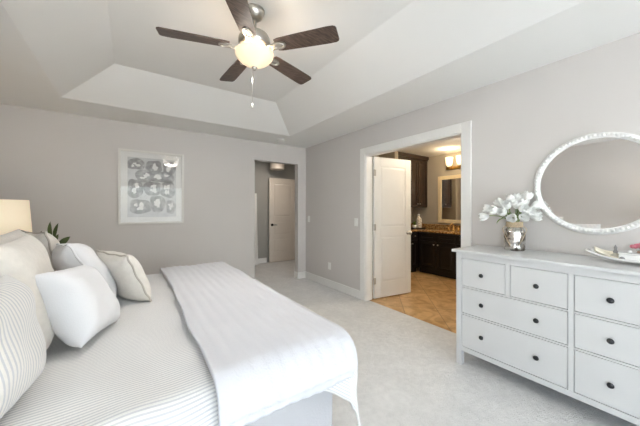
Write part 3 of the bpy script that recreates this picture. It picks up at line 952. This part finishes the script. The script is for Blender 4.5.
obj('blossoms', b, M['pink'], pk, smooth=True, weld=False)
b = MB()
for i in range(14):
    a = i * 2.4; leaf_grid(b, (0, 0, .05), (.045 * math.cos(a), .045 * math.sin(a), .07 + .015 * (i % 3)), .02, bend=.006)
obj('foliage', b, M['darkleaf'], pk, smooth=True, fix=False)

# ------------------------------------------------------------------ bed
XE, YN, YFAR, TOP, RC = .79, 1.0, 2.98, .692, .07
bed = thing('bed', 'large bed with a white skirt and its head against the left wall', 'bed', (-.2, 2.0, 0))
b = MB(); b.box(-.98, .965, -.98, .96, .36, .665); obj('mattress', b, M['cotton'], bed, bevel=.05)
b = MB(); b.box(-.98, .955, -.97, .95, .14, .36); obj('box_spring', b, M['cotton'], bed, bevel=.02)
for x in (-.9, .85):
    for y in (-.85, .85):
        b = MB(); b.box(x - .03, x + .03, y - .03, y + .03, 0, .14); obj('leg', b, M['black'], bed)
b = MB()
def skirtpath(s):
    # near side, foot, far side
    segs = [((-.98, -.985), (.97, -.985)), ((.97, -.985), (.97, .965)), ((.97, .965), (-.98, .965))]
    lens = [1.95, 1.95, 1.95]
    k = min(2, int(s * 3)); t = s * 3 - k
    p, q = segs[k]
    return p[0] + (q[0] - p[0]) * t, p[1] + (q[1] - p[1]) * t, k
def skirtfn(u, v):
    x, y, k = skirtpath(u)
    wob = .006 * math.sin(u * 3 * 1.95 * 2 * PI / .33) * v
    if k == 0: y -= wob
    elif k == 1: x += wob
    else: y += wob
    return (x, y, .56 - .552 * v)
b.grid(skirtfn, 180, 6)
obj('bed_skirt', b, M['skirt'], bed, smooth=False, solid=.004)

def drape(sx, sy, top, r, xe=XE, yn=YN, yf=YFAR, flare=.09):
    dx = max(0, sx - xe)
    dy = sy - yn if sy < yn else (sy - yf if sy > yf else 0)
    bx, by = min(sx, xe), min(max(sy, yn), yf)
    Ls = math.hypot(dx, dy)
    if Ls < 1e-9:
        return Vector((bx, by, top)), Vector((0, 0, 1)), 0
    d = Vector((dx / Ls, dy / Ls, 0))
    q = r * PI / 2
    if Ls < q:
        a = Ls / r
        out, dn = r * math.sin(a), r * (1 - math.cos(a)); nrm = d * math.sin(a) + Vector((0, 0, math.cos(a)))
    else:
        out, dn = r + (Ls - q) * flare, r + (Ls - q) * .995; nrm = d.copy()
    return Vector((bx, by, top)) + d * out - Vector((0, 0, dn)), nrm, Ls

b = MB()
SX0, SX1, SY0, SY1 = -1.16, XE + .295, YN - .170, YFAR + .40
def duv(u, v):
    sx = SX0 + (SX1 - SX0) * u
    k = min(1, max(0, (sx - XE + .20) / .30)); k = k * k * (3 - 2 * k)
    ya = SY0 - .150 * k + .012 * noise.noise(Vector((sx * 6, 3, 3)))
    sy = ya + (SY1 - ya) * v
    p, n, l = drape(sx, sy, TOP, RC)
    q = Vector((sx, sy, 0))
    wr = .014 * noise.noise(q * 2.2) + .009 * noise.noise(q * 5 + Vector((3, 1, 7)))
    # soft diagonal creases running out from the pillows
    t = (sx * .75 + sy * .66)
    wr += .011 * math.sin(t * 20 + 2.5 * noise.noise(q * 2)) * max(0, noise.noise(q * 1.7 + Vector((9, 2, 1))) + .25)
    wr += .006 * max(0, 1 - abs(sx + .02) / .12) * math.sin(sy * 9)
    if l > 0:
        wr += min(l, .25) * .09 * noise.noise(Vector((sx * 5, sy * 5, 2)))
    return p + n * (wr + .004)
b.grid(duv, 170, 170, lambda u, v: (SX0 + (SX1 - SX0) * u, SY0 + (SY1 - SY0) * v))
dv = obj('duvet', b, M['duvet'], smooth=True, solid=.012)
tag(dv, 'grey and white ticking stripe duvet spread over the bed', 'duvet')

bk = thing('folded_blanket', 'white quilted blanket folded across the foot of the bed', 'blanket', (0, 0, 0))
def blanket_layer(name, x0, x1, sy0, sy1, lift, m, seed, th):
    b = MB()
    def fn(u, v):
        sy = sy0 + (sy1 - sy0) * v
        xa = x0 + .022 * noise.noise(Vector((sy * 2.2, seed, 0))) + .012 * math.sin(sy * 3 + seed)
        sx = xa + (x1 - xa) * u
        p, n, l = drape(sx, sy, TOP + lift, RC + lift)
        q = Vector((sx, sy, seed))
        wr = .010 * noise.noise(q * 2.2 - Vector((0, 0, seed * 2.2)) + Vector((0, 0, 0))) + .006 * noise.noise(q * 7)
        wr += .0020 * math.sin(sx * 2 * PI / .055 + .5 * noise.noise(q * 3)) + .0012 * math.sin(sy * 2 * PI / .018 + 3 * noise.noise(q * 4))
        if l > 0: wr += min(l, .2) * .05 * noise.noise(Vector((sx * 4, sy * 4, seed)))
        return p + n * wr
    b.grid(fn, 80, 240)
    o = obj(name, b, m, bk, smooth=True, solid=th)
    return o
M['quilt'] = mat('white_quilt', (212, 213, 218), 0.9, var=0.01, bump=0.3, bscale=120, spec=0.2, sheen=0.2)
blanket_layer('top_layer', .235, XE + .025, YN - .200, YFAR + .22, .047, M['quilt'], 1.0, .016)
blanket_layer('under_layer', .245, XE + .018, YN - .212, YFAR + .20, .030, M['quilt'], 1.3, .012)

# ------------------------------------------------------------------ pillows
def pillow(name, label, wd, ht, th, m, bottom, azim, lean, roll=0.0, piped=False, pip=None, pinch=.06, seed=0, sag=0.0, stripes=False, flange=0.0):
    """bottom: world point of the pillow's bottom middle; azim: direction its front faces (degrees from +X); lean back in degrees"""
    nrm = Vector((math.cos(R(azim)), math.sin(R(azim)), 0))
    side = Vector((-nrm.y, nrm.x, 0))       # local x
    up = Vector((0, 0, 1)) * math.cos(R(lean)) - nrm * math.sin(R(lean))
    n2 = side.cross(up)
    rot = Matrix((side, up, n2)).transposed()
    rot = rot @ Matrix.Rotation(R(roll), 3, 'Z')
    def shape(u, v, s):
        a, c = 2 * u - 1, 2 * v - 1
        x = wd / 2 * a * (1 - pinch * (1 - c * c))
        y = ht / 2 * c * (1 - pinch * (1 - a * a))
        k = ((1 - a ** 4) * (1 - c ** 4))
        k = max(0, k) ** .52
        h = th / 2 * k * (1 + .18 * sag * -c)
        q = Vector((x * 5, y * 5, s * 3 + seed))
        h += k * (.016 * noise.noise(q) + .009 * noise.noise(q * 2.2) + .004 * math.sin((x + y * .6) * 60 + 5 * noise.noise(q)) * max(0, noise.noise(q * .8 + Vector((4, 4, 4)))))
        e = (1 - max(abs(a), abs(c)))
        h += .004 * math.sin((a if abs(c) > abs(a) else c) * 15 + seed) * max(0, 1 - e * 4) * min(1, e * 12)
        return Vector((x, y, s * h))
    N = 30
    loc = Vector(bottom)
    b = MB()
    # nonuniform parameter: denser at edges
    def g(t): return .5 - .5 * math.cos(PI * t) if True else t
    for s in (1, -1):
        b.grid(lambda u, v: shape(g(u), g(v), s), N, N, lambda u, v: ((g(u) - .5) * wd, (g(v) - .5) * ht))
    me_loc = loc + rot @ Vector((0, 0, 0))
    o = obj(name, b, m, smooth=True)
    corners = [rot @ shape(i / 8, j / 8, s) for i in range(9) for j in range(9) for s in (1, -1)]
    zmin = min(c.z for c in corners)
    cen = loc - up * 0 + Vector((0, 0, -zmin)) - nrm * math.sin(R(lean)) * ht / 2
    o.matrix_world = Matrix.Translation(cen) @ rot.to_4x4()
    if piped:
        pb = MB()
        K = 44
        pts = []
        for (u0, v0, u1, v1) in ((0, 0, 1, 0), (1, 0, 1, 1), (1, 1, 0, 1), (0, 1, 0, 0)):
            for k in range(K):
                t = g(k / K)
                q = shape(u0 + (u1 - u0) * t, v0 + (v1 - v0) * t, 1)
                q.z = .003 * math.sin(k * .55 + seed)
                pts.append(q * 1.004)
        pb.tube(pts, .0055, 8, True)
        obj('piping', pb, pip or M['piping'], o, smooth=True)
    tag(o, label, 'pillow', 'pillows piled at the head of the bed')
    return o
ZB = TOP + .006
PG = [
    # name, label, w, h, th, mat, bottom, azim, lean, roll, piped
    ('pillow', 'cream linen pillow with taupe piping at the far side of the bed', .42, .34, .16, M['linen'], (.02, 2.28), 24, 24, 0, True, None),
    ('pillow', 'white pillow standing behind the front white one, its corner pointing up', .42, .42, .19, M['cotton'], (-.143, 2.253), 17, 28, -5, True, M['cotton']),
    ('pillow', 'bright white square pillow at the front of the pile', .36, .35, .19, M['cotton'], (-.108, 1.655), -14, 31, -6, False, None),
    ('pillow', 'large striped pillow sham nearest the camera at the left edge', .38, .375, .20, M['sham'], (-.322, 1.18), -9, 9, 0, False, None),
    ('pillow', 'cream linen pillow with piping tucked behind the white pillows', .44, .46, .17, M['linen'], (-.45, 2.66), 28, 14, 0, True, None),
    ('pillow', 'plain cream linen pillow behind the striped sham', .56, .48, .17, M['linen'], (-.32, 1.72), 2, 13, 0, False, None),
    ('pillow', 'rounded pale pillow farthest back in front of the lamp', .56, .49, .16, M['linen'], (-.44, 2.04), 0, 12, 0, False, None),
]
for i, (n_, lab, w_, h_, t_, m_, bt_, az, ln, ro, pi_, pm) in enumerate(PG):
    pillow(n_, lab, w_, h_, t_, m_, (bt_[0], bt_[1], ZB), az, ln, ro, pi_, pm, seed=i * 3.7)

# ------------------------------------------------------------------ nightstand, lamp, plant on the far side
ns = thing('nightstand', 'white nightstand on the far side of the bed under the table lamp', 'nightstand', (-.88, 3.42, 0))
b = MB(); b.box(-.31, .34, -.22, .22, .64, .665); obj('top', b, M['dresser'], ns, bevel=.003)
b = MB(); b.box(-.28, .31, -.20, .20, .20, .64); obj('body', b, M['dresser'], ns)
for z0, z1 in ((.22, .41), (.43, .62)):
    b = MB(); b.box(.31, .325, -.18, .18, z0, z1); d = obj('drawer', b, M['dresser'], ns, bevel=.002)
    b = MB(); b.M = Matrix.Translation((.325, 0, (z0 + z1) / 2)) @ Matrix.Rotation(R(90), 4, 'Y'); b.lathe([(0, 0), (.006, 0), (.006, .01), (.015, .018), (.012, .027), (0, .03)], (0, 0, 0), 14); obj('knob', b, M['knob'], d, smooth=True)
for x in (-.28, .27):
    for y in (-.20, .16):
        b = MB(); b.box(x, x + .04, y, y + .04, 0, .20); obj('leg', b, M['dresser'], ns)
def lamp(x, y, z, label, power):
    t = thing('table_lamp', label, 'lamp', (x, y, z))
    b = MB(); b.lathe([(0, 0), (.085, 0), (.085, .012), (.03, .022), (.014, .035), (.014, .42), (0, .42)], (0, 0, 0), 28); smooth_angle(obj('base', b, M['gold'], t))
    b = MB(); b.lathe([(.205, .375), (.183, .705)], (0, 0, 0), 48, cap=False)
    b.lathe([(.03, .69), (.183, .70)], (0, 0, 0), 48, cap=False) if False else None
    obj('lamp_shade', b, M['shade'], t, smooth=True, solid=.003)
    b = MB(); b.lathe([(0, .42), (.012, .42), (.028, .46), (.03, .50), (.018, .53), (0, .54)], (0, 0, 0), 16); obj('bulb', b, M['bowl'], t, smooth=True)
    point('lamp_light', (x, y, z + .58), power, (1, .78, .52), .05)
    return t
lamp(-.915, 3.40, .665, 'gold table lamp with a lit cream drum shade on the far nightstand', 1.8)
n2 = copy_tree(ns); n2.location = (-.88, .44, 0); n2['label'] = 'white nightstand on the near side of the bed by the camera'
lamp(-.895, .40, .665, 'gold table lamp on the near nightstand, seen as a glow in the round mirror', 2.0)
pl = thing('leafy_plant', 'dark green leafy sprigs in a vase between the lamp and the pillows', 'plant', (-.575, 3.36, .68))
b = MB(); b.lathe([(0, 0), (.04, 0), (.05, .05), (.045, .12), (.03, .16), (.034, .18), (.028, .18), (.024, .15), (0, .10)], (0, 0, 0), 24); obj('vase', b, M['white'], pl, smooth=True)
b = MB()
for tip, wd_ in (((-.015, .02, .50), .04), ((.035, .03, .485), .036), ((-.07, .0, .42), .05), ((.12, .0, .36), .055), ((.09, -.06, .30), .05), ((-.05, -.05, .36), .05), ((.03, .07, .38), .05)):
    tip = Vector(tip); st_ = Vector((tip.x * .35, tip.y * .35, .16 + (tip.z - .16) * .58))
    b.tube([(0, 0, .12), st_ * .6 + Vector((0, 0, .06)), st_], .003, 6)
    leaf_grid(b, st_, tip, wd_, up=Vector((.56, .83, 0)).cross(tip - st_) if False else Vector((-.56, -.83, 0)), bend=.01, n=8)
obj('foliage', b, M['darkleaf'], pl, smooth=True, fix=False, weld=False)
